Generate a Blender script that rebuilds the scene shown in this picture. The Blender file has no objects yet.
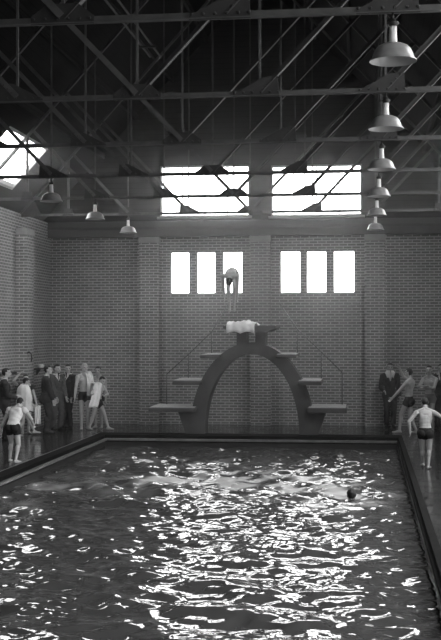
import bpy, bmesh, math, random
import numpy as np
from mathutils import Vector, Matrix, Euler
random.seed(7); rng = np.random.default_rng(11)
S = bpy.context.scene; C = S.collection
R = math.radians

# ---------------------------------------------------------------- view
S.view_settings.view_transform = 'Standard'; S.view_settings.look = 'None'
S.view_settings.gamma = 1; S.view_settings.use_curve_mapping = False
S.view_settings.exposure = 1.5
S.cycles.max_bounces = 6; S.cycles.volume_bounces = 1
S.cycles.sample_clamp_indirect = 6

# ---------------------------------------------------------------- materials (all greys: black and white photograph)
def mat(name, v, rough=.7, var=0.0, vscale=3.0, bump=0.0, bscale=20, spec=.5, metal=0, emit=0, coat=0):
    m = bpy.data.materials.new(name); m.use_nodes = True
    nt = m.node_tree; b = nt.nodes['Principled BSDF']
    b.inputs['Base Color'].default_value = (v, v, v, 1)
    b.inputs['Roughness'].default_value = rough
    b.inputs['Specular IOR Level'].default_value = spec
    b.inputs['Metallic'].default_value = metal
    b.inputs['Coat Weight'].default_value = coat
    if emit:
        b.inputs['Emission Color'].default_value = (1, 1, 1, 1); b.inputs['Emission Strength'].default_value = emit
    tc = nt.nodes.new('ShaderNodeTexCoord')
    if var:
        n = nt.nodes.new('ShaderNodeTexNoise'); n.inputs['Scale'].default_value = vscale; n.inputs['Detail'].default_value = 5
        nt.links.new(tc.outputs['Object'], n.inputs['Vector'])
        r = nt.nodes.new('ShaderNodeValToRGB')
        lo, hi = v * (1 - var), v * (1 + var)
        r.color_ramp.elements[0].position = .3; r.color_ramp.elements[0].color = (lo, lo, lo, 1)
        r.color_ramp.elements[1].position = .7; r.color_ramp.elements[1].color = (hi, hi, hi, 1)
        nt.links.new(n.outputs['Fac'], r.inputs['Fac']); nt.links.new(r.outputs['Color'], b.inputs['Base Color'])
    if bump:
        n = nt.nodes.new('ShaderNodeTexNoise'); n.inputs['Scale'].default_value = bscale; n.inputs['Detail'].default_value = 3
        nt.links.new(tc.outputs['Object'], n.inputs['Vector'])
        bp = nt.nodes.new('ShaderNodeBump'); bp.inputs['Strength'].default_value = bump; bp.inputs['Distance'].default_value = .02
        nt.links.new(n.outputs['Fac'], bp.inputs['Height']); nt.links.new(bp.outputs['Normal'], b.inputs['Normal'])
    return m

def brick_mat(name, axis, c1, c2, mort):
    m = bpy.data.materials.new(name); m.use_nodes = True
    nt = m.node_tree; b = nt.nodes['Principled BSDF']; N = nt.nodes.new; L = nt.links.new
    tc = N('ShaderNodeTexCoord'); sx = N('ShaderNodeSeparateXYZ'); cx = N('ShaderNodeCombineXYZ')
    L(tc.outputs['Object'], sx.inputs[0])
    if axis == 'XY':                                   # bricks on faces of every heading: run along x + y
        ad = N('ShaderNodeMath'); ad.operation = 'ADD'
        L(sx.outputs['X'], ad.inputs[0]); L(sx.outputs['Y'], ad.inputs[1]); L(ad.outputs[0], cx.inputs['X'])
    else:
        L(sx.outputs[axis], cx.inputs['X'])
    L(sx.outputs['Z'], cx.inputs['Y'])
    t = N('ShaderNodeTexBrick')
    t.inputs['Scale'].default_value = 1; t.inputs['Brick Width'].default_value = .25; t.inputs['Row Height'].default_value = .082
    t.inputs['Mortar Size'].default_value = .013; t.inputs['Mortar Smooth'].default_value = .2
    t.inputs['Color1'].default_value = (c1, c1, c1, 1); t.inputs['Color2'].default_value = (c2, c2, c2, 1)
    t.inputs['Mortar'].default_value = (mort, mort, mort, 1)
    L(cx.outputs[0], t.inputs['Vector'])
    n = N('ShaderNodeTexNoise'); n.inputs['Scale'].default_value = .9; n.inputs['Detail'].default_value = 6
    L(tc.outputs['Object'], n.inputs['Vector'])
    mr = N('ShaderNodeMapRange'); mr.inputs['From Min'].default_value = .3; mr.inputs['From Max'].default_value = .7
    mr.inputs['To Min'].default_value = .82; mr.inputs['To Max'].default_value = 1.15
    L(n.outputs['Fac'], mr.inputs['Value'])
    mx = N('ShaderNodeMix'); mx.data_type = 'RGBA'; mx.blend_type = 'MULTIPLY'; mx.inputs['Factor'].default_value = 1
    L(t.outputs['Color'], mx.inputs['A']); L(mr.outputs['Result'], mx.inputs['B'])
    L(mx.outputs['Result'], b.inputs['Base Color'])
    bp = N('ShaderNodeBump'); bp.inputs['Strength'].default_value = .4; bp.inputs['Distance'].default_value = .01; bp.invert = True
    L(t.outputs['Fac'], bp.inputs['Height']); L(bp.outputs['Normal'], b.inputs['Normal'])
    b.inputs['Roughness'].default_value = .75
    return m

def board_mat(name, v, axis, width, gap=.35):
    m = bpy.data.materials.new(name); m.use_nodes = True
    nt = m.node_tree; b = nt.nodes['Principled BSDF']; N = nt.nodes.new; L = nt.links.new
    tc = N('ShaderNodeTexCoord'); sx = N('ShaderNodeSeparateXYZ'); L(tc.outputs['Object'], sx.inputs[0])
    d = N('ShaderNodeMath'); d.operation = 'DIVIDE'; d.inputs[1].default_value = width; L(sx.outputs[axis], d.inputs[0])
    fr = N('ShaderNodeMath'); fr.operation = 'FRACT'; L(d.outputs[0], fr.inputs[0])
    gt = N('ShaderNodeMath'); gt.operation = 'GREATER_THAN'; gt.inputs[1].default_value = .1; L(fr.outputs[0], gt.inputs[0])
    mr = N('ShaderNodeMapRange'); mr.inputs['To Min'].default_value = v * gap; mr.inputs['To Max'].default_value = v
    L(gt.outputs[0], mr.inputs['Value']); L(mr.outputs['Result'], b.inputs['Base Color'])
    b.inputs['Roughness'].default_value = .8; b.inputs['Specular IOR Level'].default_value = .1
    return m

def floor_mat():
    m = mat('wet_tile', .03, rough=.16, var=.3, vscale=1.5, spec=.6)
    nt = m.node_tree; b = nt.nodes['Principled BSDF']; N = nt.nodes.new; L = nt.links.new
    tc = N('ShaderNodeTexCoord')
    n = N('ShaderNodeTexNoise'); n.inputs['Scale'].default_value = 2.2; n.inputs['Detail'].default_value = 4
    L(tc.outputs['Object'], n.inputs['Vector'])
    mr = N('ShaderNodeMapRange'); mr.inputs['From Min'].default_value = .35; mr.inputs['From Max'].default_value = .65
    mr.inputs['To Min'].default_value = .06; mr.inputs['To Max'].default_value = .22
    L(n.outputs['Fac'], mr.inputs['Value']); L(mr.outputs['Result'], b.inputs['Roughness'])
    t = N('ShaderNodeTexBrick'); t.offset = 0
    t.inputs['Scale'].default_value = 1; t.inputs['Brick Width'].default_value = .15; t.inputs['Row Height'].default_value = .15
    t.inputs['Mortar Size'].default_value = .006
    L(tc.outputs['Object'], t.inputs['Vector'])
    bp = N('ShaderNodeBump'); bp.inputs['Strength'].default_value = .25; bp.inputs['Distance'].default_value = .004; bp.invert = True
    L(t.outputs['Fac'], bp.inputs['Height']); L(bp.outputs['Normal'], b.inputs['Normal'])
    return m

def glass_mat():
    m = bpy.data.materials.new('window_glass'); m.use_nodes = True; nt = m.node_tree
    nt.nodes.remove(nt.nodes['Principled BSDF']); N = nt.nodes.new
    t = N('ShaderNodeBsdfTransparent'); t.inputs[0].default_value = (.93,.93,.93,1)
    g = N('ShaderNodeBsdfGlossy'); g.inputs['Roughness'].default_value = .05; fr = N('ShaderNodeLayerWeight'); pw = N('ShaderNodeMath'); pw.operation = 'POWER'; pw.inputs[1].default_value = 5; mx = N('ShaderNodeMixShader')
    nt.links.new(fr.outputs['Facing'], pw.inputs[0]); nt.links.new(pw.outputs[0], mx.inputs[0]); nt.links.new(t.outputs[0], mx.inputs[1]); nt.links.new(g.outputs[0], mx.inputs[2])
    nt.links.new(mx.outputs[0], nt.nodes['Material Output'].inputs['Surface'])
    return m
M = dict(
    brick=brick_mat('brick', 'XY', .14, .21, .48),
    capital=mat('pale_stone', .30, .7, .15),
    concrete=mat('dark_concrete', .075, .75, .25, 2.0, .2),
    lit_top=mat('pale_lit_top', .38, .9, .15, 8),  # pale tone stands for light falling on the platform tops
    beam=mat('painted_beam', .05, .6, .2),
    gable=board_mat('gable_boards', .025, 'Z', .16),
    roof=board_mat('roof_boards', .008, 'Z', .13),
    steel=mat('painted_steel', .10, .75, .2, 5, spec=.25),
    steel_dark=mat('gusset_steel', .05, .75, .2, 5, spec=.25),
    floor=floor_mat(),
    kerb=mat('dark_kerb_tile', .007, .8, .3, 4, spec=.06),
    lip=mat('pale_lip_tile', .16, .3, .3, 6),
    basin=mat('basin_tile', .03, .5, .1),
    glass=glass_mat(),
    wframe=mat('window_bar_paint', .35, .6),
    white=mat('white_cotton', .8, .9, .08, 9, .3, 40),
    shirt=mat('shirt_cotton', .62, .9),
    skin=mat('skin', .48, .5, .06, 12),
    skin_dim=mat('darker_skin', .36, .5, .06, 12),  # same skin in a darker grey, for some figures
    hair=mat('dark_hair', .014, .6, .3, 30, .4, 90),
    fair=mat('fair_hair', .42, .6, .2, 30, .4, 90),
    suit=mat('dark_wool', .030, .9, .25, 14),
    suit_grey=mat('grey_wool', .075, .9, .25, 14),
    trunks=mat('black_wool_trunks', .010, .8),
    trunks_grey=mat('grey_trunks', .16, .8),
    shoe=mat('shoe_leather', .012, .35),
    eye=mat('eye', .02, .2),
    lips=mat('lips', .22, .5),
    enamel=mat('grey_enamel', .24, .35, .2, 6),
    enamel_in=mat('white_enamel', .40, .35),
    porcelain=mat('porcelain_neck', .66, .3),
    iron=mat('black_iron', .02, .5),
    railm=mat('rail_steel', .10, .4),
    bulb=mat('bulb_glass', .7, .15),
    paper=mat('paper', .75, .8),
)

# ---------------------------------------------------------------- helpers
def link(name, me, m=None, parent=None, smooth=False):
    o = bpy.data.objects.new(name, me); C.objects.link(o)
    if m: me.materials.append(m)
    if parent: o.parent = parent
    if smooth:
        for p in me.polygons: p.use_smooth = True
    return o
def fin(name, bm, m=None, parent=None, smooth=False):
    bmesh.ops.recalc_face_normals(bm, faces=bm.faces)
    me = bpy.data.meshes.new(name); bm.to_mesh(me); bm.free()
    return link(name, me, m, parent, smooth)
def tag(o, label, cat, group=None, kind=None):
    o['label'] = label; o['category'] = cat
    if group: o['group'] = group
    if kind: o['kind'] = kind
    return o
def struct(o): o['kind'] = 'structure'; return o
def empty(name, loc, label, cat, group=None, rz=0):
    o = bpy.data.objects.new(name, None); C.objects.link(o); o.location = loc; o.rotation_euler.z = rz
    o.empty_display_size = .1
    return tag(o, label, cat, group)
def box(bm, x0, x1, y0, y1, z0, z1):
    v = [bm.verts.new(p) for p in ((x0,y0,z0),(x1,y0,z0),(x1,y1,z0),(x0,y1,z0),(x0,y0,z1),(x1,y0,z1),(x1,y1,z1),(x0,y1,z1))]
    for f in ((0,3,2,1),(4,5,6,7),(0,1,5,4),(1,2,6,5),(2,3,7,6),(3,0,4,7)): bm.faces.new([v[i] for i in f])
def boxo(name, b, m, parent=None, bev=0):
    bm = bmesh.new(); box(bm, *b)
    if bev: bmesh.ops.bevel(bm, geom=bm.edges[:], offset=bev, segments=2, affect='EDGES', profile=.5)
    return fin(name, bm, m, parent)
def frame(d, up=Vector((0,0,1))):
    d = d.normalized()
    if abs(d.dot(up)) > .98: up = Vector((0,1,0))
    s = d.cross(up).normalized(); u = s.cross(d).normalized()
    return s, u
def sweep(bm, p0, p1, prof, up=Vector((0,0,1))):
    p0, p1 = Vector(p0), Vector(p1); s, u = frame(p1-p0, up)
    a = [bm.verts.new(p0+s*x+u*y) for x,y in prof]; b = [bm.verts.new(p1+s*x+u*y) for x,y in prof]
    n = len(prof)
    for i in range(n): bm.faces.new((a[i],a[(i+1)%n],b[(i+1)%n],b[i]))
    bm.faces.new(a[::-1]); bm.faces.new(b)
def tube(bm, pts, r, n=8):
    pts = [Vector(p) for p in pts]; prev = None
    for i,p in enumerate(pts):
        d = (pts[min(i+1,len(pts)-1)]-pts[max(i-1,0)])
        s,u = frame(d)
        rr = r[i] if isinstance(r,(list,tuple)) else r
        ring = [bm.verts.new(p+s*math.cos(t)*rr+u*math.sin(t)*rr) for t in (2*math.pi*k/n for k in range(n))]
        if prev:
            for k in range(n): bm.faces.new((prev[k],prev[(k+1)%n],ring[(k+1)%n],ring[k]))
        else: bm.faces.new(ring[::-1])
        prev = ring
    bm.faces.new(prev)
def lathe(bm, prof, n=32, c=(0,0,0)):
    prev = None
    for r,z in prof:
        ring = [bm.verts.new((c[0]+r*math.cos(2*math.pi*k/n), c[1]+r*math.sin(2*math.pi*k/n), c[2]+z)) for k in range(n)]
        if prev:
            for k in range(n): bm.faces.new((prev[k],prev[(k+1)%n],ring[(k+1)%n],ring[k]))
        prev = ring
def prism(bm, poly, y0, y1, ax='y'):
    def P(a,b,c): return (a,c,b) if ax=='y' else (c,a,b)
    A = [bm.verts.new(P(x,z,y0)) for x,z in poly]; B = [bm.verts.new(P(x,z,y1)) for x,z in poly]
    n=len(poly)
    for i in range(n): bm.faces.new((A[i],A[(i+1)%n],B[(i+1)%n],B[i]))
    bm.faces.new(A[::-1]); bm.faces.new(B)
def copy_tree(o, parent=None):
    c = o.copy(); C.objects.link(c)
    if parent: c.parent = parent
    for ch in list(o.children): copy_tree(ch, c)
    return c

# ---------------------------------------------------------------- dimensions (metres, z = 0 on the pool deck)
HW = 6.38          # half width of the hall
YF = 34.57         # far wall
YN = -3.0
HC = 5.93          # underside level of the trusses
SL = 1.08          # roof slope
PXL, PXR, PYF, PYN = -3.76, 3.88, 30.45, 8.0
WZ = -.27          # water level

# ---------------------------------------------------------------- setting
bm = bmesh.new()
box(bm, -HW-.3, PXL-.3, YN-.3, YF+.3, -.3, 0); box(bm, PXR+.13, HW+.3, YN-.3, YF+.3, -.3, 0)
box(bm, PXL-.3, PXR+.13, PYF+.75, YF+.3, -.3, 0); box(bm, PXL-.3, PXR+.13, YN-.3, PYN-.4, -.3, 0)
struct(fin('floor', bm, M['floor']))

bm = bmesh.new()   # tiled pool basin
box(bm, PXL-.3, PXL, PYN-.4, PYF+.75, -2.2, -.16); box(bm, PXR, PXR+.13, PYN-.4, PYF+.75, -2.2, -.16)
box(bm, PXL, PXR, PYF, PYF+.75, -2.2, -.16); box(bm, PXL, PXR, PYN-.4, PYN, -2.2, -.16); box(bm, PXL, PXR, PYN, PYF, -2.2, -2.0)
struct(fin('pool_wall', bm, M['basin']))
def kerb(name, b, m): return struct(boxo(name, b, m, None, .006))
kerb('trim_1', (PXL-.3, PXL-.02, PYN, PYF+.3, -.16, .02), M['kerb'])
kerb('trim_2', (PXR+.02, PXR+.13, PYN, PYF+.3, -.16, .02), M['kerb'])
kerb('trim_3', (PXL-.3, PXR+.13, PYF+.02, PYF+.75, -.16, .025), M['kerb'])
kerb('trim_4', (PXL-.3, PXR+.13, PYN-.4, PYN-.02, -.16, .02), M['kerb'])
kerb('trim_5', (PXL-.02, PXL+.05, PYN, PYF, -.12, -.06), M['lip'])
kerb('trim_6', (PXR-.02, PXR+.02, PYN, PYF, -.12, -.06), M['kerb'])
kerb('trim_7', (PXL, PXR, PYF-.06, PYF+.02, -.12, -.06), M['lip'])
kerb('trim_8', (PXL-.36, PXL-.3, PYN-.4, PYF+.75, -.1, .012), M['lip'])  # pale strip paints the wet highlight along the outer kerb edge

# far wall: brick up to the beam with two rows of three windows, boarded gable above with two large windows
upw = [(-3.02,-.33,6.17,7.70),(.31,2.98,6.15,7.66)]
low = [(-2.72,-2.12),(-1.93,-1.34),(-1.15,-.53),(.57,1.19),(1.34,1.95),(2.13,2.77)]
LZ0, LZ1 = 3.87, 5.13
bm = bmesh.new()
box(bm, -HW-.3, HW+.3, YF, YF+.34, -.3, LZ0); box(bm, -HW-.3, HW+.3, YF, YF+.34, LZ1, 5.56)
xs = [-HW-.3]+[v for p in low for v in p]+[HW+.3]
for i in range(0, len(xs), 2): box(bm, xs[i], xs[i+1], YF, YF+.34, LZ0, LZ1)
struct(fin('wall_far', bm, M['brick']))
for k,x in enumerate((-3.31,.01,3.35)):
    bm = bmesh.new(); box(bm, x-.29, x+.29, YF-.28, YF+.01, 0, 5.38)
    struct(fin(f'column_{k+1}', bm, M['brick']))
    struct(boxo(f'trim_{9+k}', (x-.31, x+.31, YF-.31, YF+.01, 5.38, 5.56), M['capital'], None, .01))
struct(boxo('beam_far', (-HW, HW, YF-.33, YF+.34, 5.56, 6.02), M['beam'], None, .01))
struct(boxo('trim_12', (-HW, HW, YF-.37, YF-.31, 5.78, 5.86), M['steel_dark'], None, .005))
bm = bmesh.new()     # gable: boards around the two big windows
zt = lambda x: HC + .45 + (HW+.3-abs(x))*SL
X = [-HW-.3, upw[0][0], upw[0][1], upw[1][0], upw[1][1], HW+.3]
def gable_piece(x0, x1, z0, z1=None):
    n = [x0] + ([0.0] if x0 < 0 < x1 else []) + [x1]
    poly = [(x0,z0),(x1,z0)] + ([(x1,z1),(x0,z1)] if z1 else [(x, zt(x)) for x in n[::-1]])
    prism(bm, poly, YF+.02, YF+.24)
gable_piece(X[0],X[1],6.0); gable_piece(X[2],X[3],6.0); gable_piece(X[4],X[5],6.0)
for a,b,z0,z1 in upw: gable_piece(a,b,6.0,z0); gable_piece(a,b,z1)
struct(fin('wall_far_gable', bm, M['gable']))
n = 1
def portal(o, loc, w, h, rot=(-math.pi/2,0,0)):
    # daylight enters here: guides the sky light through the opening
    l = bpy.data.lights.new('daylight', 'AREA'); l.shape = 'RECTANGLE'; l.size = w; l.size_y = h; l.cycles.is_portal = True
    p = bpy.data.objects.new('daylight', l); C.objects.link(p); p.parent = o; p.location = loc; p.rotation_euler = rot
def window(x0, x1, z0, z1, y, mull, trans, glass, fw=.05, d=.1):
    global n
    bm = bmesh.new()
    box(bm, x0, x0+fw, y, y+d, z0, z1); box(bm, x1-fw, x1, y, y+d, z0, z1)
    box(bm, x0+fw, x1-fw, y, y+d, z0, z0+fw); box(bm, x0+fw, x1-fw, y, y+d, z1-fw, z1)
    for k in range(1, mull): xm = x0+(x1-x0)*k/mull; box(bm, xm-.014, xm+.014, y+.02, y+.07, z0+fw, z1-fw)
    for t in trans: box(bm, x0+fw, x1-fw, y+.015, y+.075, t-.016, t+.016)
    o = struct(fin(f'window_{n}', bm, M['wframe']))
    g = boxo('pane', (x0+.01, x1-.01, y+.078, y+.09, z0+.01, z1-.01), glass, o)
    portal(o, ((x0+x1)/2, y+.2, (z0+z1)/2), x1-x0, z1-z0)
    n += 1; return o
for x0,x1,z0,z1 in upw:
    window(x0, x1, z0, z1, YF+.04, 4, [], M['glass'])
    struct(boxo(f'trim_{12+n}', (x0-.08, x1+.08, YF-.1, YF+.1, z0-.07, z0), M['wframe'], None, .008))
for x0,x1 in low: window(x0, x1, LZ0, LZ1, YF+.05, 1, [], M['glass'], fw=.03)

# side walls with a pilaster under every truss
TY = [11.67+3.94*k for k in range(6)]
for s,nm in ((-1,'left'),(1,'right')):
    a,b = sorted((s*HW, s*(HW+.34)))
    bm = bmesh.new()
    if s < 0: box(bm, a, b, YN-.3, YF, -.3, 6.02)
    else:                                   # unseen broad windows added in the near bays, enlarged to brighten the hall
        ops = [(TY[0]-11.82+3.94*k+.6, TY[0]-11.82+3.94*k+3.34) for k in range(6)]; RZ0, RZ1 = 1.7, 5.25
        ops = [p for p in ops if p[0] > YN+.2]
        box(bm, a, b, YN-.3, YF, -.3, RZ0); box(bm, a, b, YN-.3, YF, RZ1, 6.02)
        e = [YN-.3]+[v for p in ops for v in p]+[YF]
        for i in range(0, len(e), 2): box(bm, a, b, e[i], e[i+1], RZ0, RZ1)
        for y0, y1 in ops:
            o = window(-(y1-y0)/2, (y1-y0)/2, RZ0, RZ1, .08, 5, [3.3,4.3], M['glass'], fw=.05)
            o.rotation_euler.z = -math.pi/2; o.location = (HW, (y0+y1)/2, 0)
    struct(fin(f'wall_{nm}', bm, M['brick']))
    for k,y in enumerate([TY[0]-7.88, TY[0]-3.94]+TY):
        a,b = sorted((s*(HW-.3), s*(HW+.01)))
        struct(boxo(f'column_{nm}_{k+1}', (a,b,y-.33,y+.33,0,5.40), M['brick']))
        a,b = sorted((s*(HW-.33), s*(HW+.01)))
        struct(boxo(f'trim_{nm}_{k+1}', (a,b,y-.36,y+.36,5.40,5.58), M['capital'], None, .01))

# near wall behind the photographer; its unseen windows are added for frontal light
nw = low
bm = bmesh.new(); xs = [-HW-.3]+[v for p in nw for v in p]+[HW+.3]
box(bm, -HW-.3, HW+.3, YN-.34, YN, -.3, LZ0); box(bm, -HW-.3, HW+.3, YN-.34, YN, LZ1, 13.5)
for i in range(0,len(xs),2): box(bm, xs[i], xs[i+1], YN-.34, YN, LZ0, LZ1)
struct(fin('wall_near', bm, M['brick']))
for x0,x1 in nw:
    o = window(x0, x1, LZ0, LZ1, YN-.2, 1, [], M['glass']); 
    o.rotation_euler.z = math.pi; o.location = (x0+x1, 2*YN-.3, 0)

# roof: two boarded slopes, skylights near the eaves; right ones unseen, added for light
zr = lambda x: HC + .42 + (HW-abs(x))*SL
BAYS = [(TY[4]-.7, TY[4]+2.72)]
SKX0, SKX1 = 6.22, 5.22
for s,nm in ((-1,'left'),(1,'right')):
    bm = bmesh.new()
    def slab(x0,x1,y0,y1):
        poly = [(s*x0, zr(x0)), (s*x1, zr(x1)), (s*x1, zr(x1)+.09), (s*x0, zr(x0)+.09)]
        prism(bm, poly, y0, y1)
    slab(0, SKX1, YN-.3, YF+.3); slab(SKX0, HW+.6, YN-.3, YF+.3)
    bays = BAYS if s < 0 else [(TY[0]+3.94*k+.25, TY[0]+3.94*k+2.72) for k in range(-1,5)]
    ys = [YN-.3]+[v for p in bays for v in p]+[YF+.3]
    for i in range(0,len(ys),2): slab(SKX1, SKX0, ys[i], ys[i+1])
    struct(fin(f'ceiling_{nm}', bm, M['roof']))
    for y0,y1 in bays:
        bm = bmesh.new()
        def bar(x0,x1,ya,yb,h0,h1):
            prism(bm, [(s*x0, zr(x0)+h0), (s*x1, zr(x1)+h0), (s*x1, zr(x1)+h1), (s*x0, zr(x0)+h1)], ya, yb)
        bar(SKX1,SKX0,y0,y0+.05,-.01,.1); bar(SKX1,SKX0,y1-.05,y1,-.01,.1)
        bar(SKX1,SKX1+.05,y0+.05,y1-.05,-.01,.1); bar(SKX0-.05,SKX0,y0+.05,y1-.05,-.01,.1)
        ym=(y0+y1)/2; bar(SKX1+.05,SKX0-.05,ym-.012,ym+.012,.03,.08)
        o = struct(fin(f'window_{n}', bm, M['wframe'])); n += 1
        bm = bmesh.new(); prism(bm, [(s*(SKX1+.02), zr(SKX1+.02)+.075), (s*(SKX0-.02), zr(SKX0-.02)+.075), (s*(SKX0-.02), zr(SKX0-.02)+.085), (s*(SKX1+.02), zr(SKX1+.02)+.085)], y0+.02, y1-.02)
        fin('pane', bm, M['glass'], o)
        xm=(SKX0+SKX1)/2; portal(o, (s*xm, (y0+y1)/2, zr(xm)+.14), (SKX0-SKX1)*math.hypot(1,SL), y1-y0, (0, s*math.atan(SL), 0))
    for k,x in enumerate((4.75, 3.7, 2.65, 1.6, .45)):       # purlins
        bm = bmesh.new(); prism(bm, [(s*x-.04, zr(x)-.17), (s*x+.04, zr(x)-.17), (s*x+.04, zr(x)+.0), (s*x-.04, zr(x)+.0)], YN, YF)
        struct(fin(f'beam_{nm}_{k+1}', bm, M['gable']))

# ---------------------------------------------------------------- roof trusses
A = 1.669
LP = [(-.045,-.004),(.045,-.004),(.045,.004),(.006,.004),(.006,.065),(-.006,.065),(-.006,.004),(-.045,.004)]     # T of two angles
def lprof(w, t=.010): return [(-w/2,0),(w/2,0),(w/2,t),(-w/2+t,t),(-w/2+t,w*.8),(-w/2,w*.8)]
zraf = lambda x: HC + .06 + (HW-abs(x))*SL
def rivet(bm, p):
    r=.018
    ring=[bm.verts.new((p[0]+r*math.cos(a),p[1],p[2]+r*math.sin(a))) for a in (math.pi/3*k for k in range(6))]
    ring2=[bm.verts.new((p[0]+r*.6*math.cos(a),p[1]-.014,p[2]+r*.6*math.sin(a))) for a in (math.pi/3*k for k in range(6))]
    for k in range(6): bm.faces.new((ring[k],ring[(k+1)%6],ring2[(k+1)%6],ring2[k]))
    bm.faces.new(ring2)
tl = ['steel roof truss nearest the camera, cut off by the top of the picture',
      'second steel roof truss from the camera, its bottom chord carrying the second hanging lamp',
      'third steel roof truss from the camera, chord just above the gable windows',
      'fourth steel roof truss from the camera, chord crossing the tops of the gable windows',
      'fifth steel roof truss from the camera, chord crossing the middle of the gable windows',
      'farthest steel roof truss, chord crossing the sills of the gable windows']
T = empty('roof_truss', (0,TY[0],0), tl[0], 'roof truss', 'steel roof trusses')
def member(name, p0, p1, prof, m='steel', up=(0,0,1)):
    bm = bmesh.new(); sweep(bm, p0, p1, prof, Vector(up)); return fin(name, bm, M[m], T)
member('bottom_chord', (-HW+.05,0,HC), (HW-.05,0,HC), LP)
for s in (-1,1): member('rafter', (s*(HW-.05),0,HC+.05), (0,0,zraf(0)), LP)
for k in range(-3,4):
    x=k*A; member('post', (x,-.012,HC+.02), (x,-.012,zraf(x)-.02), lprof(.032 if abs(k)<3 else .06))
for s in (-1,1):
    for k in (0,1,2):
        x=k*A; dx = (HW-x)*SL/(1/1.0+SL)      # strut leans outward, square to the rafter
        xe = x+dx*.98; ze = zraf(xe)-.03
        member('strut', (s*(x+.03),.015*(1 if s>0 else -1) if k==0 else .012,HC+.04), (s*xe,.015*(1 if s>0 else -1) if k==0 else .012,ze), lprof(.095))
def gusset(poly, rv, name='gusset'):
    bm = bmesh.new(); prism(bm, poly, -.022, -.008)
    for p in rv: rivet(bm, (p[0], -.022, p[1]))
    fin(name, bm, M['steel_dark'], T)
for k in range(-3,4):
    x=k*A; s = (k>0)-(k<0) or 1
    if k==0: poly=[(x-.33,HC-.01),(x+.33,HC-.01),(x+.33,HC+.07),(x+.16,HC+.2),(x-.16,HC+.2),(x-.33,HC+.07)]
    elif abs(k)==3: poly=[(x-.16,HC-.01),(x+.16,HC-.01),(x+.1,HC+.2),(x-.1,HC+.2)]
    else: poly=[(x-s*.36,HC-.01),(x+s*.26,HC-.01),(x+s*.24,HC+.25),(x+s*.06,HC+.25),(x-s*.36,HC+.03)]
    if s<0 and k: poly=poly[::-1]
    hw = .13 if abs(k)==3 else .3
    rv=[(x+t*hw-(.04*s if abs(k) in (1,2) else 0), HC+.045) for t in (-1,-.6,-.2,.2,.6,.95)]
    if 0<abs(k)<3: rv+=[(x+s*(.08+.055*t), HC+.12+.055*t) for t in range(3)]
    gusset(poly, rv)
    if 0<abs(k)<3:
        xe = x+s*(HW-abs(x))*SL/(1+SL)*.98; ze=zraf(xe)
        gusset([(xe-.25,ze-.04-s*(-.25)*0-.25*SL*0.9*(1 if s>0 else 0)+(0 if s>0 else -.25*0.9*SL)),(xe+.25,ze-.28),(xe+.25,ze-.02-(.27 if s>0 else -.27)),(xe-.25,ze-.02+(.27 if s>0 else -.27))], [], 'rafter_gusset') if False else None
for s in (-1,1):
    x=s*(HW-.05); poly=[(x,HC-.02),(x-s*.55,HC-.02),(x-s*.55,HC+.06),(x-s*.36,HC+.42),(x,HC+.12)]
    if s>0: poly=poly[::-1]
    gusset(poly, [(x-s*(.1+.09*t), HC+.04) for t in range(5)], 'heel_plate')
for k in range(1,6):
    t=copy_tree(T); t.location=(0,TY[k],0); t['label']=tl[k]

# long rods under the left roof slope, running along the hall
t = empty('conduit_run', (-1.35,0,8.6), 'pair of thin pale pipes running along the dark roof space', 'pipes')
for dx in (-.11,.11):
    bm=bmesh.new(); tube(bm,[(dx,TY[0]+2,0),(dx,TY[3]+1,0)],.022); fin('pipe',bm,M['steel'],t,True)
for y in TY[1:4]:
    bm=bmesh.new(); sweep(bm,(-.2,y,-.03),(.2,y,-.03),[(-.03,-.02),(.03,-.02),(.03,.012),(-.03,.012)]); fin('bracket',bm,M['steel_dark'],t)

# ---------------------------------------------------------------- hanging lamps
def make_lamp(label, loc):
    L = empty('hanging_lamp', loc, label, 'lamp', 'enamel lamps hanging from the roof trusses')
    bm=bmesh.new(); tube(bm,[(0,0,0),(0,0,-.09)],.012); fin('hook_rod',bm,M['iron'],L,True)
    bm=bmesh.new(); lathe(bm,[(0,-.06),(.02,-.062),(.03,-.085),(.055,-.10),(.06,-.115),(.04,-.125),(.038,-.14),(0,-.14)],24); fin('insulator_cap',bm,M['iron'],L,True)
    bm=bmesh.new(); lathe(bm,[(0,-.13),(.036,-.13),(.037,-.2),(.042,-.29),(.05,-.31),(0,-.31)],24); fin('neck',bm,M['porcelain'],L,True)
    out=[(.046,-.305),(.10,-.315),(.145,-.335),(.175,-.365),(.195,-.41),(.21,-.455),(.232,-.475),(.234,-.485)]
    bm=bmesh.new(); lathe(bm,out,40)
    sh=fin('shade',bm,M['enamel'],L,True)
    bm=bmesh.new(); lathe(bm,[(r-.004,z-.004) for r,z in out[:-1]]+[(.233,-.486)],40); fin('shade_lining',bm,M['enamel_in'],L,True)
    bm=bmesh.new(); lathe(bm,[(0,-.31),(.025,-.31),(.028,-.35),(.045,-.37),(.05,-.395),(.04,-.42),(.02,-.432),(0,-.434)],20); fin('bulb',bm,M['bulb'],L,True)
    return L
L0 = make_lamp('largest grey enamel hanging lamp, topmost in the right row of lamps', (2*A,TY[0],HC))
rl=['','second enamel lamp down in the right row, under the second truss','third enamel lamp down in the right row, beside the gable window top',
    'fourth enamel lamp down in the right row of hanging lamps','fifth enamel lamp down in the right row, beside the gable window sill','lowest enamel lamp in the right row, just above the brick pilaster']
for k in range(1,6):
    l=copy_tree(L0); l.location=(2*A,TY[k],HC); l['label']=rl[k]
ll={3:'left row enamel lamp nearest the bright skylight',4:'middle lamp of the three hanging in the left row',5:'lowest enamel lamp of the left row, nearest the far wall'}
for k in (3,4,5):
    l=copy_tree(L0); l.location=(-2*A,TY[k],HC); l['label']=ll[k]

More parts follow.
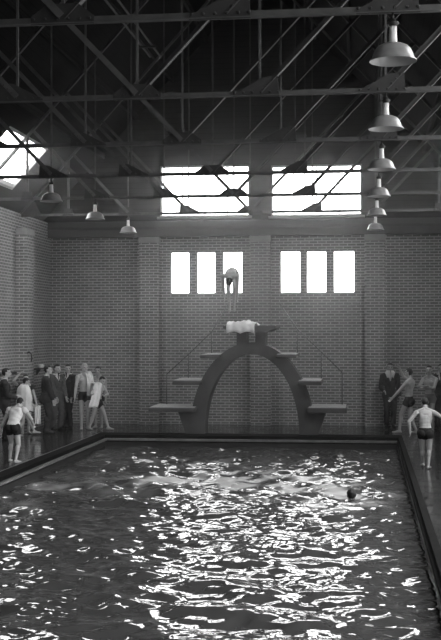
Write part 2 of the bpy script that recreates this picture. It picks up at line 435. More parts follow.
# ---------------------------------------------------------------- diving stage
D = empty('diving_stage', (.06,31.1,0), 'dark concrete arched diving stage with stepped platforms on the far pool deck', 'diving stage')
bm=bmesh.new(); NA=40; y0,y1=-.1,.65
def ring(a,b,y): return [bm.verts.new((a*math.cos(math.pi*k/NA), y, b*math.sin(math.pi*k/NA))) for k in range(NA+1)]
def rag(t): return 1.66, 2.46
o0=ring(1.66,2.46,y0); i0=ring(1.27,2.15,y0); o1=ring(1.66,2.46,y1); i1=ring(1.27,2.15,y1)
for k in range(NA):
    bm.faces.new((o0[k],o0[k+1],i0[k+1],i0[k])); bm.faces.new((o1[k+1],o1[k],i1[k],i1[k+1]))
    bm.faces.new((o0[k+1],o0[k],o1[k],o1[k+1])); bm.faces.new((i0[k],i0[k+1],i1[k+1],i1[k]))
for k in (0,NA): bm.faces.new((o0[k],i0[k],i1[k],o1[k]))
fin('arch', bm, M['concrete'], D)
plat = [(-2.70,-1.45,.63,.74),(1.50,2.52,.63,.76),(-2.06,-1.30,1.35,1.46),(1.25,1.87,1.35,1.46),(-1.32,-.80,2.05,2.14),(.68,1.22,2.06,2.15)]
for x0,x1,z0,z1 in plat:
    boxo('platform', (x0,x1,-.5,1.0,z0,z1), M['concrete'], D, .02)
    boxo('lit_top', (x0+.03,x1-.03,-.46,.97,z1-.005,z1+.015), M['lit_top'], D, .004)  # thin pale sheet puts the top light into the platform colour
for s in (-1,1):
    bm=bmesh.new(); poly=[(s*1.98,.635),(s*1.585,.635),(s*1.645,.0),(s*1.76,0)]
    if s<0: poly=poly[::-1]
    prism(bm, poly, -.1, .6); fin('bracket', bm, M['concrete'], D)
bm=bmesh.new()   # top platform with tapering underside
prism(bm, [(-.66,2.84),(-.4,2.72),(.42,2.72),(.70,2.84),(.70,2.9),(-.66,2.9)], -.9, .9); fin('top_platform', bm, M['concrete'], D)
for x0,x1 in ((-.40,-.13),(.10,.38)):
    boxo('pedestal', (x0,x1,-.05,.6,2.28,2.73), M['concrete'], D, .015)
for s,rail in ((-1,[(-.72,3.5),(-1.17,2.74),(-1.82,2.12),(-2.42,1.58)]),(1,[(.70,3.5),(1.17,2.82),(1.82,2.2),(2.38,1.64)])):
    bm=bmesh.new(); tube(bm,[(x,.75,z) for x,z in rail],.016); fin('handrail',bm,M['railm'],D,True)
    for (x,z),zb in zip(rail,(2.88,2.13,1.45,.73)):
        if zb > 2.8: continue
        xx = x if zb<2.8 else s*.62
        bm=bmesh.new(); tube(bm,[(xx,.75,zb),(x,.75,z)],.014); fin('rail_post',bm,M['railm'],D,True)

# ---------------------------------------------------------------- cloth helper
def cloth(name, grid, m, th=.018, parent=None):
    """grid: rows of points -> thick cloth"""
    G=np.array([[tuple(p) for p in row] for row in grid]); nr,nc=G.shape[:2]
    du=np.gradient(G,axis=0); dv=np.gradient(G,axis=1); nn=np.cross(du,dv); nn/=np.linalg.norm(nn,axis=2,keepdims=True)+1e-9
    bm=bmesh.new(); V=[[bm.verts.new(p) for p in row] for row in G+nn*th/2]; W2=[[bm.verts.new(p) for p in row] for row in G-nn*th/2]
    for i in range(nr-1):
        for j in range(nc-1):
            bm.faces.new((V[i][j],V[i][j+1],V[i+1][j+1],V[i+1][j])); bm.faces.new((W2[i][j],W2[i+1][j],W2[i+1][j+1],W2[i][j+1]))
    for i in range(nr-1):
        for j in (0,nc-1): bm.faces.new((V[i][j],V[i+1][j],W2[i+1][j],W2[i][j]))
    for j in range(nc-1):
        for i in (0,nr-1): bm.faces.new((V[i][j],V[i][j+1],W2[i][j+1],W2[i][j]))
    return fin(name,bm,m,parent,True)
def strip(name, path, wvec, width, m, fold=.02, nf=2.5, th=.016, nj=14, taper=None, parent=None):
    """cloth hanging along a path of points; wvec is its width direction"""
    P=[Vector(p) for p in path]; w=Vector(wvec).normalized(); rows=[]
    NI=22; seg=len(P)-1
    for i in range(NI+1):
        t=i/NI*seg; k=min(int(t),seg-1); f=t-k
        p=P[k].lerp(P[k+1],f); d=(P[k+1]-P[k]).normalized(); nrm=d.cross(w).normalized()
        wd = width if taper is None else taper[0]+(taper[1]-taper[0])*i/NI
        row=[]
        for j in range(nj+1):
            u=j/nj-.5
            row.append(p+w*wd*u+nrm*fold*math.sin(u*2*math.pi*nf+i*.12))
        rows.append(row)
    return cloth(name, rows, m, th, parent)

# towel bunched over the top platform
rows=[]
prof=[(.55,2.925),(.2,2.95),(-.3,3.0),(-.75,2.99),(-.92,2.96),(-.955,2.90),(-.96,2.80),(-.962,2.70)]
for i,(yy,z) in enumerate(prof):
    row=[]
    for j in range(25):
        u=j/24; x=-.56+.72*u
        drop = (.05*abs(math.sin(u*math.pi*2))+.0) if i>=6 else 0
        lump = .035*math.sin(u*9+i)*(1 if i<5 else .15)+.02*math.sin(u*23+i*2)*(1 if i<5 else .3)
        if i in(6,7): z2=z+drop*(1 if i==7 else .4)
        else: z2=max(z+lump,2.925 if i<5 else z-.05)
        row.append((x+.06, 31.1+yy+(0 if i<5 else -.018*math.sin(u*20)-.02), z2))
    rows.append(row)
tag(cloth('towel', rows, M['white'], .03), 'white towel spread over the front of the top diving platform', 'towel')

# ---------------------------------------------------------------- water
NX,NYw=260,760
xs=np.linspace(PXL+.0,PXR,NX); t=np.linspace(0,1,NYw); ys=PYN+(PYF-PYN)*(t**1.35)
XX,YY=np.meshgrid(xs,ys); H=np.zeros_like(XX)
for i in range(150):
    lam=.20*(1.5/.20)**rng.random(); th=rng.normal(math.pi/2,.75)*1.0 if rng.random()<.75 else rng.random()*6.28
    k=2*math.pi/lam; ph=rng.random()*6.28
    H+=lam*np.sin(k*(XX*math.cos(th)+YY*math.sin(th))+ph)
gx=np.gradient(H,axis=1)/np.gradient(XX,axis=1); gy=np.gradient(H,axis=0)/np.gradient(YY,axis=0)
H*=.155/np.sqrt((gx**2+gy**2).mean())
edge=np.minimum(1,np.minimum(np.minimum(XX-PXL,PXR-XX)/.5+.25,(PYF-YY)/1.2+.4))
H*=edge*(1+.35/(1+np.exp(-(YY-21)/1.2)))
# churned wakes: foam follows a swimmer's track across the pool and the ring around the head
def vnoise(sc,n=24):
    o=np.zeros_like(XX)
    for i in range(n):
        a=rng.random()*6.28;k=2*math.pi/sc*(.6+.9*rng.random());o+=np.sin(k*(XX*math.cos(a)*.7+YY*math.sin(a)*.5)+rng.random()*6.28)
    return o/math.sqrt(n)
foam=np.zeros_like(XX)
def blob(cx,cy,sx,sy,a): 
    global foam
    foam=foam+a*np.exp(-((XX-cx)/sx)**2-((YY-cy)/sy)**2)
blob(-2.9,22.6,1.4,1.1,.8); blob(-1.2,23.6,1.2,1.0,.6); blob(.5,24.2,1.1,1.5,1.0); blob(1.3,23.0,1.4,1.6,.8); blob(2.8,21.8,.8,1.6,.9); blob(-.4,27.0,2.5,1.2,.35); blob(-3.2,19.0,.7,1.5,.5)
nz=vnoise(.7)+.6*vnoise(.3)
foam=np.clip(foam*(.32+.42*nz),0,1)
verts=np.stack([XX.ravel(),YY.ravel(),(WZ+H).ravel()],1)
idx=np.arange(NX*NYw).reshape(NYw,NX)
faces=np.stack([idx[:-1,:-1].ravel(),idx[:-1,1:].ravel(),idx[1:,1:].ravel(),idx[1:,:-1].ravel()],1)
me=bpy.data.meshes.new('pool_water'); me.from_pydata(verts.tolist(),[],faces.tolist())
at=me.attributes.new('foam','FLOAT','POINT'); at.data.foreach_set('value',foam.ravel().astype(np.float32))
m=bpy.data.materials.new('water'); m.use_nodes=True; nt=m.node_tree; b=nt.nodes['Principled BSDF']; N=nt.nodes.new; Lk=nt.links.new
b.inputs['Roughness'].default_value=.05; b.inputs['IOR'].default_value=1.33; b.inputs['Specular IOR Level'].default_value=.5
an=N('ShaderNodeAttribute'); an.attribute_name='foam'
mr=N('ShaderNodeMapRange'); mr.inputs['To Min'].default_value=.055; mr.inputs['To Max'].default_value=.40; Lk(an.outputs['Fac'],mr.inputs['Value']); Lk(mr.outputs['Result'],b.inputs['Base Color'])
mr=N('ShaderNodeMapRange'); mr.inputs['To Min'].default_value=.05; mr.inputs['To Max'].default_value=.45; Lk(an.outputs['Fac'],mr.inputs['Value']); Lk(mr.outputs['Result'],b.inputs['Roughness'])
tc=N('ShaderNodeTexCoord'); ns=N('ShaderNodeTexNoise'); ns.inputs['Scale'].default_value=5.5; ns.inputs['Detail'].default_value=2; Lk(tc.outputs['Object'],ns.inputs['Vector'])
bp=N('ShaderNodeBump'); bp.inputs['Strength'].default_value=.35; bp.inputs['Distance'].default_value=.02; Lk(ns.outputs['Fac'],bp.inputs['Height']); Lk(bp.outputs['Normal'],b.inputs['Normal'])
w=struct(link('pool_water',me,m,None,True)); w['kind']='stuff'; w['label']='dark rippled pool water glittering with window light'; w['category']='water'

# ---------------------------------------------------------------- people
def ellipsoid(bm, c, r, rot=None, n=14):
    mt = Matrix.Translation(c) @ (rot.to_4x4() if rot else Matrix.Identity(4)) @ Matrix.Diagonal((*r,1))
    bmesh.ops.create_uvsphere(bm, u_segments=n, v_segments=n//2+2, radius=1, matrix=mt)
def cone(bm, a, b, ra, rb, flat=None):
    d=b-a; L=d.length; s,u=frame(d); d=d/L; n=12; prev=None; rings=[]
    for t,r in [(-ra*.98,.2*ra),(-ra*.7,.71*ra),(-ra*.38,.925*ra),(0,ra),(L,rb),(L+rb*.38,.925*rb),(L+rb*.7,.71*rb),(L+rb*.98,.2*rb)]:
        ring=[bm.verts.new(a+d*t+(s*math.cos(q)+u*math.sin(q))*r) for q in (2*math.pi*k/n for k in range(n))]
        if prev:
            for k in range(n): bm.faces.new((prev[k],prev[(k+1)%n],ring[(k+1)%n],ring[k]))
        else: bm.faces.new(ring[::-1])
        prev=ring
    bm.faces.new(prev)
def ik(a, t, l1, l2, pole):
    d=t-a; D_=d.length; mx=(l1+l2)*.999
    if D_>mx: t=a+d*(mx/D_); d=t-a; D_=mx
    x=(l1*l1-l2*l2+D_*D_)/(2*D_); h=math.sqrt(max(l1*l1-x*x,0)); u=d/D_
    p=pole-u*pole.dot(u); p=p.normalized() if p.length>1e-6 else Vector((0,1,0))
    return a+u*x+p*h, t
rx=lambda a: Matrix.Rotation(-R(a),3,'X')     # positive leans forward (+Y)
rzm=lambda a: Matrix.Rotation(R(a),3,'Z')

def person(label, x, y, rot, H, pose, outfit, z=0, build=1.0, skin='skin', hair='hair', vox=.0075):
    P=dict(hz=.515, lean=0, pitch=0, yaw=0, side=0, twist=0, shrug=0,
           hand=[(-.16,.02,.42),(.16,.02,.42)], elbow=[(-.5,-1,-.1),(.5,-1,-.1)],
           foot=[(-.05,0,0),(.05,0,0)], knee=[(-.1,1,0),(.1,1,0)], toe=[12,-12], grip=.55, point=0)
    P.update(pose)
    V=lambda t: Vector(t)*H
    root=empty('person',(x,y,z),label,'person','bathers and onlookers',R(rot))
    bones=[]; bm=bmesh.new()
    def bone(n,a,b,ra,rb,mesh=True):
        bones.append((n,a.copy(),b.copy(),ra,rb))
        if mesh: cone(bm,a,b,ra,rb)
    B=build
    pel=V((0,0,P['hz'])); ln=P['lean']; tw=P['twist']
    r0=Matrix.Rotation(R(P['side']),3,'Y')
    Rp=r0@rx(ln*.45) if ln<75 else r0@rx(ln*.35); R1=r0@rzm(tw*.5)@rx(ln*.7); R2=r0@rzm(tw)@rx(ln); 
    Rh=R2@rzm(P['yaw'])@rx(P['pitch']-ln*.0)
    waist=pel+R1@V((0,0,.09)); chest=waist+R2@V((0,0,.105)); nb=chest+R2@V((0,.0,.105)); hb=nb+(R2@rx(P['pitch']*.5))@V((0,.012,.042)); hc=hb+Rh@V((0,.014,.066))
    ellipsoid(bm,pel+Rp@V((0,-.004,.015)),(.086*H*B,.062*H*B,.07*H),Rp)
    ellipsoid(bm,waist,(.074*H*B,.054*H*B,.078*H),R1)
    ellipsoid(bm,waist.lerp(chest,.5),(.081*H*B,.057*H*B,.08*H),R2)
    ellipsoid(bm,pel.lerp(waist,.5),(.08*H*B,.057*H*B,.07*H),R1)
    ellipsoid(bm,chest+R2@V((0,.004,.0)),(.09*H*B,.062*H*B,.09*H),R2)
    ellipsoid(bm,chest+R2@V((0,-.008,.06)),(.092*H*B,.05*H*B,.055*H),R2)
    for s in (-1,1):
        ellipsoid(bm,chest+R2@V((s*.042,.042,.028)),(.04*H,.02*H,.03*H),R2)
        ellipsoid(bm,chest+R2@V((s*.045,-.036,.03)),(.038*H,.022*H,.055*H),R2)
        ellipsoid(bm,pel+Rp@V((s*.042,-.04,-.022)),(.046*H*B,.042*H*B,.05*H),Rp)
    bones += [('pelvis',pel-V((0,0,.03)),pel+(waist-pel)*.6,.085*H,.08*H),('torso',waist,nb,.08*H,.08*H)]
    bone('neck',nb-R2@V((0,0,.02)),hb+Rh@V((0,0,.02)),.036*H,.032*H)
    for s in (-1,1): cone(bm,nb+R2@V((s*.02,-.008,.012)),nb+R2@V((s*.10,-.006,-.022)),.026*H,.026*H)
    hr=Rh
    ellipsoid(bm,hc+hr@V((0,-.008,.014)),(.045*H,.057*H,.053*H),hr,18)
    ellipsoid(bm,hc+hr@V((0,.014,-.022)),(.035*H,.043*H,.045*H),hr,16)
    ellipsoid(bm,hc+hr@V((0,.034,-.047)),(.018*H,.02*H,.016*H),hr)
    ellipsoid(bm,hc+hr@V((0,.044,.012)),(.028*H,.012*H,.010*H),hr)
    cone(bm,hc+hr@V((0,.05,.006)),hc+hr@V((0,.062,-.014)),.006*H,.0095*H)
    for s in (-1,1): ellipsoid(bm,hc+hr@V((s*.046,-.004,-.006)),(.006*H,.013*H,.018*H),hr)
    bones.append(('head',hc-hr@V((0,0,.03)),hc+hr@V((0,0,.02)),.05*H,.055*H))
    # arms
    hands=[]
    for i,s in enumerate((-1,1)):
        sh=nb+R2@V((s*.108*B,-.004,-.032+P['shrug']))
        tgt=V(P['hand'][i]); el,wr=ik(sh,tgt,.17*H,.15*H,Vector(P['elbow'][i]))
        ellipsoid(bm,sh+V((0,0,-.006)),(.036*H,.036*H,.04*H))
        bone(f'uparm{i}',sh,el,.033*H,.0235*H); bone(f'forearm{i}',el,wr,.0255*H,.0165*H)
        ellipsoid(bm,el.lerp(wr,.25),(.026*H,.026*H,.03*H))
        d=(wr-el).normalized()
        # palm frame: fingers along d, thumb side towards +Y / body front
        fw=Vector((0,1,.25)); th=(fw-d*fw.dot(d)); th=th.normalized() if th.length>.1 else Vector((0,0,1)); nn=d.cross(th).normalized()*(-s)
        pc=wr+d*.026*H
        rotm=Matrix((th,nn,d)).transposed()
        ellipsoid(bm,pc,(.021*H,.0095*H,.03*H),rotm)
        for k,(off,lf) in enumerate(((.016,.036),(.0055,.042),(-.0055,.039),(-.0155,.031))):
            b0=pc+d*.02*H+th*off*H; cur=b0; ang=0
            for q in range(3):
                ang+=P['grip']*(.5+.25*q)
                dd=(d+th*off*3)*math.cos(ang)+(-nn)*math.sin(ang)*(1); dd.normalize()
                nx=cur+dd*lf*H*(.42,.32,.26)[q]; cone(bm,cur,nx,.0056*H*(1-.08*q),.0052*H*(1-.1*q)); cur=nx
        t0=pc-d*.012*H+th*.016*H; t1=t0+(d*.6+th*.75-nn*.3).normalized()*.022*H; t2=t1+(d*.95+th*.2-nn*.3).normalized()*.02*H
        cone(bm,t0,t1,.0075*H,.0065*H); cone(bm,t1,t2,.0062*H,.0055*H)
        bones.append((f'hand{i}',wr+d*.012*H,wr+d*.09*H,.02*H,.02*H)); hands.append(pc+d*.02*H)
    # legs
    for i,s in enumerate((-1,1)):
        hp=pel+Rp@V((s*.05*B,0,-.012)); f=V(P['foot'][i]); lift=P['foot'][i][2]
        an=f+V((0,0,.045)); kn,an=ik(hp,an,.24*H,.228*H,Vector(P['knee'][i]))
        bone(f'thigh{i}',hp,kn,.052*H*B,.034*H); bone(f'shin{i}',kn,an,.033*H,.0205*H)
        back=(kn-an).normalized()
        tv=Vector((math.sin(-R(P['toe'][i])),math.cos(R(P['toe'][i])),0))
        cf=kn.lerp(an,.3)-tv*.008*H; ellipsoid(bm,cf,(.034*H,.036*H,.06*H))
        dn=Vector((0,0,-1))
        if P['point']: tv=(tv*(1-P['point'])+Vector((0,0,-1))*P['point']).normalized(); dn=(Vector((0,-1,0))*P['point']+Vector((0,0,-1))*(1-P['point'])).normalized()
        if lift>.02 and not P['point']: tv=(tv+Vector((0,0,-lift*7))).normalized()
        heel=an+dn*.022*H-tv*.018*H; ball=an+dn*.031*H+tv*.082*H
        cone(bm,heel,ball,.022*H,.0155*H); sd=tv.cross(Vector((0,0,1))).normalized() if abs(tv.z)<.95 else Vector((1,0,0))
        cone(bm,an,heel+tv*.02*H,.021*H,.02*H); cone(bm,an,ball-tv*.02*H,.018*H,.015*H)
        for q in (-1,0,1): cone(bm,ball+sd*q*.012*H,ball+sd*q*.012*H+tv*(.028-.004*abs(q))*H,.012*H,.009*H)
        bones.append((f'foot{i}',heel,ball+tv*.03*H,.026*H,.02*H))
    me=bpy.data.meshes.new('tmp'); bm.to_mesh(me); bm.free()
    o=bpy.data.objects.new('tmp',me); C.objects.link(o)
    md=o.modifiers.new('r','REMESH'); md.mode='VOXEL'; md.voxel_size=vox*H/1.75
    sm=o.modifiers.new('s','SMOOTH'); sm.factor=.5; sm.iterations=6
    bpy.context.view_layer.update()
    bme=bpy.data.meshes.new_from_object(o.evaluated_get(bpy.context.evaluated_depsgraph_get()))
    bpy.data.objects.remove(o); bme.name='body'
    bme.materials.clear()
    body=link('body',bme,M[skin],root,True)
    nv=len(bme.vertices); co=np.empty(nv*3); bme.vertices.foreach_get('co',co); co=co.reshape(-1,3)
    no=np.empty(nv*3); bme.vertices.foreach_get('normal',no); no=no.reshape(-1,3)
    best=np.full(nv,9.); who=np.zeros(nv,int); tt=np.zeros(nv)
    for bi,(nm,a,b_,ra,rb) in enumerate(bones):
        a=np.array(a);b_=np.array(b_);d=b_-a;t=np.clip(((co-a)@d)/(d@d),0,1)
        q=np.linalg.norm(co-(a+t[:,None]*d),axis=1)-(ra+(rb-ra)*t); k=q<best; best[k]=q[k];who[k]=bi;tt[k]=t[k]
    names=np.array([b_[0] for b_ in bones]); bn=names[who]
    Rhn=np.array(hr); hl=(co-np.array(hc))@Rhn/H; R2n=np.array(R2); cl=(co-np.array(chest))@R2n/H
    fl=np.array([list(p.vertices) for p in bme.polygons])
    def garment(name,mask,th,m,wob=0):
        fm=mask[fl].all(1)
        if not fm.any(): return None
        F=fl[fm]
        # keep the largest connected piece
        par=np.arange(nv)
        for _ in range(200):
            mn=par[F].min(1); new=par.copy(); np.minimum.at(new,F.ravel(),np.repeat(mn,4)); new=new[new]
            if (new==par).all(): break
            par=new
        lab=par[F[:,0]]; u,cnt=np.unique(lab,return_counts=True); F=F[lab==u[cnt.argmax()]]
        used=np.unique(F); mp=-np.ones(nv,int); mp[used]=np.arange(len(used))
        tv=th if np.isscalar(th) else th[used][:,None]
        if wob: tv=tv+wob*(np.sin(co[used]@np.array([31.,17,43.]))+np.sin(co[used]@np.array([-23.,37,19.])))[:,None]*.5
        out=co[used]+no[used]*tv; inn=co[used]-no[used]*.002
        Fo=mp[F]; k=len(used)
        e={}
        for f in Fo:
            for q in range(4):
                a,b_=f[q],f[(q+1)%4]; e[(a,b_)]=1
        side=[(a,b_) for (a,b_) in e if (b_,a) not in e]
        faces=Fo.tolist()+[[b_,a,a+k,b_+k] for a,b_ in side]+[[f[3]+k,f[2]+k,f[1]+k,f[0]+k] for f in Fo.tolist()]
        g=bpy.data.meshes.new(name); g.from_pydata(np.vstack([out,inn]).tolist(),[],faces); g.update()
        return link(name,g,M[m],root,True)
    isin=lambda *n: np.isin(bn,n)
    thigh=isin('thigh0','thigh1'); shin=isin('shin0','shin1')
    head=isin('head')|(isin('neck')&(hl[:,2]>-.06)&(hl[:,1]<.0))
    ear=(np.abs(hl[:,0])>.043)&(hl[:,1]>-.018)&(hl[:,1]<.012)&(hl[:,2]<.012)
    hm=head&~ear&((hl[:,2]>.036+.25*np.clip(hl[:,1]-.03,0,1))|((hl[:,1]<.008)&(hl[:,2]>.0))|((hl[:,1]<-.018)&(hl[:,2]>-.04)))
    garment('hair',hm,.008*H/1.7,hair,.003)
    for s in (-1,1):
        b2=bmesh.new(); ellipsoid(b2,hc+hr@V((s*.019,.046,.001)),(.0085*H,.006*H,.0045*H),hr,10); fin('eye',b2,M['eye'],root,True)
    b2=bmesh.new(); ellipsoid(b2,hc+hr@V((0,.0525,-.030)),(.014*H,.006*H,.0035*H),hr,10); fin('mouth',b2,M['lips'],root,True)
    arms=isin('uparm0','uparm1','forearm0','forearm1')
    if 'trunks' in outfit:
        lim=outfit.get('trunk_len',.32)
        garment('swim_trunks',(isin('pelvis')&(co[:,2]<pel.z+.055*H+0*co[:,2]) if ln<75 else isin('pelvis'))|(thigh&(tt<lim)),.010,outfit['trunks'],.003)
    if 'vest' in outfit:
        garment('vest',isin('torso')&(cl[:,2]<.085)|(isin('pelvis')&(cl[:,2]>-.2))|(isin('uparm0','uparm1')&(tt<.35)),.012,outfit['vest'],.005)
    if 'suit' in outfit:
        sm=outfit['suit']
        vneck=(cl[:,1]>.02)&(np.abs(cl[:,0])<np.clip((cl[:,2]+.0)*.42,0,.04))
        garment('trousers',isin('pelvis')|thigh|shin,.016+.012*np.where(shin,tt,0)+.004,sm,.005)
        jm=(isin('torso')&~vneck)|(isin('neck')&(cl[:,2]<.105)&~vneck)|arms&~((isin('forearm0','forearm1'))&(tt>.93))|isin('pelvis')|(thigh&(tt<.22))
        jm&=(cl[:,2]<.118)|arms
        garment('jacket',jm,np.where(isin('pelvis')|thigh,.042,.026),sm,.006)
        garment('shirt',(isin('torso','neck'))&(cl[:,2]>-.03)&(cl[:,2]<.14)&(cl[:,1]>-.03)&(vneck|(cl[:,2]>.10)),.014,outfit.get('shirt','shirt'))
        if outfit.get('tie',1):
            tm=isin('torso','neck')&vneck&(np.abs(cl[:,0])<.010)
            garment('necktie',tm,.02,'trunks')
        for i in (0,1): garment('shoe',isin(f'foot{i}')|(isin(f'shin{i}')&(tt>.93)),.008,'shoe')
    Mw=Matrix.Translation((x,y,z))@Matrix.Rotation(R(rot),4,'Z')
    W=lambda p: Mw@(Vector(p)*H)
    info=dict(root=root,W=W,hands=[Mw@h for h in hands],chest=Mw@chest,neck=Mw@nb,pel=Mw@pel,R=Mw.to_3x3(),H=H,head=Mw@hc)
    return info
TR={'trunks':'trunks'}; hang=[(-.155,.03,.44),(.155,.03,.44)]

# --- left deck
person('man in a dark suit by the left wall, partly outside the picture',-6.06,29.0,-70,1.85,
    dict(hand=[(-.07,.16,.60),(.06,.17,.58)],foot=[(-.06,0,0),(.06,.03,0)]),{'suit':'suit'},build=1.05)
p=person('boy in white vest and black shorts bending forward on the left deck',-4.34,24.1,-8,1.50,
    dict(lean=34,pitch=2,hz=.50,hand=[(-.24,.10,.43),(.20,.24,.52)],elbow=[(-.5,-1,0),(.8,-1,0)],foot=[(-.07,.05,0),(.075,-.07,0)]),
    {'trunks':'trunks','trunk_len':.4,'vest':'white'},build=1.08)
p3=person('boy wrapped in a white robe striding on the wet deck beside the suited men',-5.98,30.2,-62,1.60,
    dict(hand=[(-.10,.16,.50),(.12,.15,.52)],foot=[(-.05,.24,0),(.04,-.10,.0)],toe=[0,-10],lean=6,pitch=12,hz=.495),TR)
p4=person('person in dark vest raising a pale arm behind the robed boy',-6.04,30.78,-150,1.62,
    dict(hand=[(-.17,.10,.47),(.12,.08,1.00)],elbow=[(-.6,-1,0),(1,.3,0)]),{'trunks':'trunks','vest':'suit','trunk_len':.6})
person('taller dark-suited man facing right, left one of the pair in conversation',-5.52,31.0,-72,1.86,
    dict(hand=[(-.10,.14,.44),(.10,.10,.44)],foot=[(-.06,.02,0),(.06,-.02,0)],yaw=-10),{'suit':'suit'},build=1.08)
person('grey-suited man facing the pool, right one of the pair in conversation',-5.50,31.95,-125,1.86,
    dict(hand=[(-.08,.15,.44),(.09,.14,.45)],foot=[(-.05,.02,0),(.06,-.02,0)]),{'suit':'suit_grey'},build=1.04)
p7=person('dark-haired man in dark suit holding out a white paper',-5.36,32.75,150,1.84,
    dict(hand=[(-.12,.06,.44),(.17,.17,.61)],elbow=[(-.5,-1,0),(1,-.6,-.4)],yaw=50),{'suit':'suit'},build=1.05)
h=p7['hands'][1]
bm=bmesh.new(); box(bm,-.10,.03,-.06,.06,-.002,.006); o=fin('paper',bm,M['paper']); o.location=h+Vector((-.03,-.03,.0)); o.rotation_euler=(.6,.1,.2)
tag(o,'small white paper in the hand of the dark-haired suited man','paper')
p8=person('tall fair-haired swimmer in dark trunks standing with a white towel down his front',-4.80,32.35,205,1.88,
    dict(hand=[(-.13,.10,.46),(.16,.05,.44)],foot=[(-.05,0,0),(.05,.03,0)],yaw=10),TR,hair='fair',build=.92)
p9=person('bare-chested dark-haired boy standing behind the boy with the slung towel',-4.48,32.75,175,1.78,
    dict(hand=[(-.14,.05,.44),(.15,.03,.44)]),TR,skin='skin_dim',build=.95)
p10=person('dark-haired boy striding away from the wall corner, hand to chest, towel slung across',-4.36,32.15,-118,1.58,
    dict(hand=[(-.05,.13,.62),(.10,.12,.64)],elbow=[(-1,-.2,-.4),(1,-.2,-.4)],foot=[(-.05,.20,0),(.05,-.16,0)],lean=8,pitch=18,hz=.495),TR,build=.95)

# --- towels and robe (held or worn loosely: things of their own)
def robe(name,info,rings,m,label,cat,n=40,gap=.0):
    bm=bmesh.new(); prev=None; first=None
    q=info['root']; mw=Matrix.Translation(q.location)@Matrix.Rotation(q.rotation_euler.z,4,'Z'); H=info['H']
    rows=[]
    for i,(cx,cy,cz,ra,rb) in enumerate(rings):
        row=[]
        for k in range(n+1):
            a=math.pi/2+gap/2+(2*math.pi-gap)*k/n
            w=1+.05*math.sin(a*9+i*.5)*min(1,i/3)+.03*math.sin(a*5+1+i*.3)
            row.append(mw@(Vector((cx+ra*math.cos(a)*w,cy+rb*math.sin(a)*w,cz+(.012*math.sin(a*4) if i==len(rings)-1 else 0)))*H))
        rows.append(row)
    return tag(cloth(name,rows,m,.014),label,cat)
robe('robe',p3,[(0,.05,.845,.055,.055),(0,.045,.825,.10,.075),(0,.04,.79,.165,.095),(0,.045,.72,.18,.115),(0,.05,.63,.185,.125),(0,.05,.54,.18,.13),(0,.05,.46,.185,.135),(0,.05,.41,.19,.14)],M['white'],
     'loose white robe around the boy striding beside the suited men','robe',gap=.9)
def tp(info,pts,fwd): 
    return [info['W'](q) for q in pts]
strip('towel',tp(p8,[(-.07,.10,.50),(-.075,.105,.62),(-.07,.10,.74),(-.055,.06,.835),(-.045,-.02,.865),(.0,-.075,.85)],0),p8['R']@Vector((1,0,0)),.19,M['white'],.012,2)
tag(bpy.context.scene.objects['towel.001'],'long white towel hanging down the front of the tall fair-haired swimmer','towel')
h4=p4['hands'][0]
tag(strip('towel',[h4+Vector((.0,-.0,.05)),h4+Vector((.02,-.05,-.05)),h4+Vector((.03,-.06,-.45))],(1,.2,0),.16,M['white'],.015,2),'narrow white towel hanging from the lowered hand of the person raising an arm','towel')
strip('towel',tp(p10,[(.27,.12,.42),(.21,.12,.55),(.15,.11,.70),(.08,.07,.83),(.0,-.07,.84),(-.10,-.09,.74),(-.13,-.085,.60)],0),Vector((1,.25,0)),.26,M['white'],.014,2,taper=(.26,.17))
tag(bpy.context.scene.objects['towel.003'],'white towel slung across the shoulders of the striding dark-haired boy','towel')

# --- right deck
p=person('person in dark suit with white scarf standing against the right brick pilaster',3.76,33.9,185,1.86,
    dict(hand=[(-.15,.03,.44),(.10,.16,.56)],yaw=0),{'suit':'suit','tie':0},skin='skin_dim')
robe('scarf',p,[(0,.035,.875,.052,.05),(0,.04,.86,.062,.062),(0,.045,.84,.07,.068),(0,.06,.81,.058,.06),(0,.075,.77,.045,.045)],M['white'],'white scarf wound at the neck of the dark figure by the pilaster','scarf',n=28,gap=.3)
person('swimmer in black trunks with one arm raised to his head, stepping up to the pool',4.22,32.0,62,1.80,
    dict(hand=[(-.16,.20,.52),(.03,.16,.97)],elbow=[(-1,-.5,-.2),(.4,1,-.2)],foot=[(-.05,.13,.0),(.05,-.10,0)],hz=.50,lean=-4),TR,build=.95)
person('swimmer in grey trunks with folded arms behind the boy walking away',4.80,32.4,150,1.84,
    dict(hand=[(.02,.15,.66),(-.03,.16,.69)],elbow=[(-1,.1,-.4),(1,.1,-.4)],yaw=20),{'trunks':'trunks_grey'},skin='skin_dim',build=.95)
person('dark figure half hidden behind the swimmer with folded arms',5.16,33.2,170,1.86,
    dict(hand=hang),{'suit':'suit'},skin='skin_dim')
person('boy in black trunks walking away beside the right pool edge',4.26,24.0,-4,1.46,
    dict(hand=[(-.21,.03,.50),(.24,.03,.55)],elbow=[(-1,-.6,0),(1,-.6,0)],foot=[(-.035,.16,0),(.04,-.05,0)],lean=6,pitch=6,hz=.505,twist=6),TR,build=1.1,skin='skin_dim')

# --- in the water and in the air
person('dark-haired swimmer up to the neck in the glittering water',2.82,21.4,20,1.75,
    dict(hand=[(-.30,.22,.74),(.30,.22,.74)],elbow=[(-1,-.2,-.3),(1,-.2,-.3)],pitch=5),TR,z=-1.82)
person('diver folded in mid-air above the top platform in front of the window',-.36,30.2,180,1.74,
    dict(hz=.60,lean=112,pitch=10,hand=[(-.09,.16,.20),(.09,.16,.20)],elbow=[(-.5,.6,0),(.5,.6,0)],foot=[(-.035,.05,.10),(.035,.05,.10)],toe=[0,0],point=.85),{'trunks':'trunks_grey'},z=3.22)

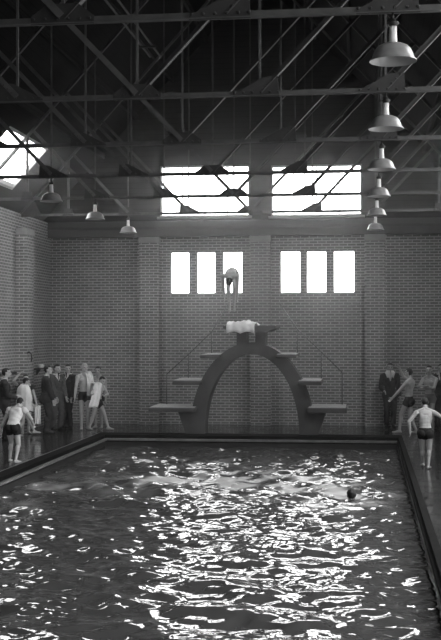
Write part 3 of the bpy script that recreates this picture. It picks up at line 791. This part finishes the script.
# ---------------------------------------------------------------- things on the left wall
t=empty('wall_shelf',(-HW,0,1.66),'dark narrow shelf along the left wall behind the suited men','shelf')
boxo('board',(0,.16,31.85,34.2,0,.045),M['iron'],t)
for y in (33.0,):
    bm=bmesh.new(); prism(bm,[(0,-.16),(.03,-.16),(.14,0),(0,0)],y-.015,y+.015); fin('bracket',bm,M['iron'],t)
t=empty('wall_rail',(-HW,0,1.64),'short dark rail on the left wall between the cut-off man and the pilaster','rail')
bm=bmesh.new(); box(bm,0,.05,29.5,30.95,-.03,.03); fin('rail_board',bm,M['iron'],t)
bm=bmesh.new(); lathe(bm,[(0,0),(.07,0),(.085,.05),(.08,.09),(.05,.10),(0,.105)],20); o=fin('bowl',bm,M['white'],None,True); o.location=(-HW+.09,33.2,1.705)
tag(o,'small white pot on the dark shelf above the suited men','pot')
bm=bmesh.new(); tube(bm,[(0,0,.12),(.06,-.02,.14),(.12,-.03,.08),(.13,-.03,-.04),(.11,-.03,-.12)],[.03,.026,.022,.02,.016]); o=fin('coat_hook',bm,M['iron'],None,True); o.location=(-HW+.3,31.1,2.06)
tag(o,'black curved iron hook on the left wall pilaster','hook')

# ---------------------------------------------------------------- haze volume at the far end, added for the window glow
HAZE=.010
if HAZE:
    bm=bmesh.new(); prism(bm,[(-HW+.01,-.2),(HW-.01,-.2),(HW-.01,6.3),(0,13.1),(-HW+.01,6.3)],24.0,YF-.3)
    m=bpy.data.materials.new('glow_haze'); m.use_nodes=True; nt=m.node_tree; nt.nodes.remove(nt.nodes['Principled BSDF'])
    v=nt.nodes.new('ShaderNodeVolumeScatter'); v.inputs['Density'].default_value=HAZE; v.inputs['Anisotropy'].default_value=.75
    nt.links.new(v.outputs[0],nt.nodes['Material Output'].inputs['Volume'])
    o=fin('haze',bm,m); o['kind']='stuff'; o['label']='thin haze at the far end, added as glow around the windows'; o['category']='haze'

# ---------------------------------------------------------------- world and camera
w=bpy.data.worlds.new('World'); S.world=w; w.use_nodes=True
nt=w.node_tree; bg=nt.nodes['Background']; tc=nt.nodes.new('ShaderNodeTexCoord'); sx=nt.nodes.new('ShaderNodeSeparateXYZ'); cr=nt.nodes.new('ShaderNodeValToRGB')
nt.links.new(tc.outputs['Generated'],sx.inputs[0]); nt.links.new(sx.outputs['Z'],cr.inputs['Fac']); nt.links.new(cr.outputs['Color'],bg.inputs['Color'])
cr.color_ramp.elements[0].position=0; cr.color_ramp.elements[0].color=(.22,.22,.22,1); cr.color_ramp.elements[1].position=.03; cr.color_ramp.elements[1].color=(1,1,1,1)   # dark ground below a bright overcast sky
bg.inputs['Strength'].default_value=5
cd=bpy.data.cameras.new('Camera'); cam=bpy.data.objects.new('Camera',cd); C.objects.link(cam)
cd.sensor_fit='HORIZONTAL'; cd.sensor_width=36; cd.lens=1172.8/441*36; cd.clip_start=.1; cd.clip_end=200
yaw,pitch,roll=.1226,.0083,-.0014
f=Vector((-math.sin(yaw)*math.cos(pitch),math.cos(yaw)*math.cos(pitch),math.sin(pitch)))
cam.rotation_euler=f.to_track_quat('-Z','Y').to_euler(); cam.rotation_euler.rotate_axis('Z',roll)
cam.location=(3.057,0,2.8)
S.camera=cam
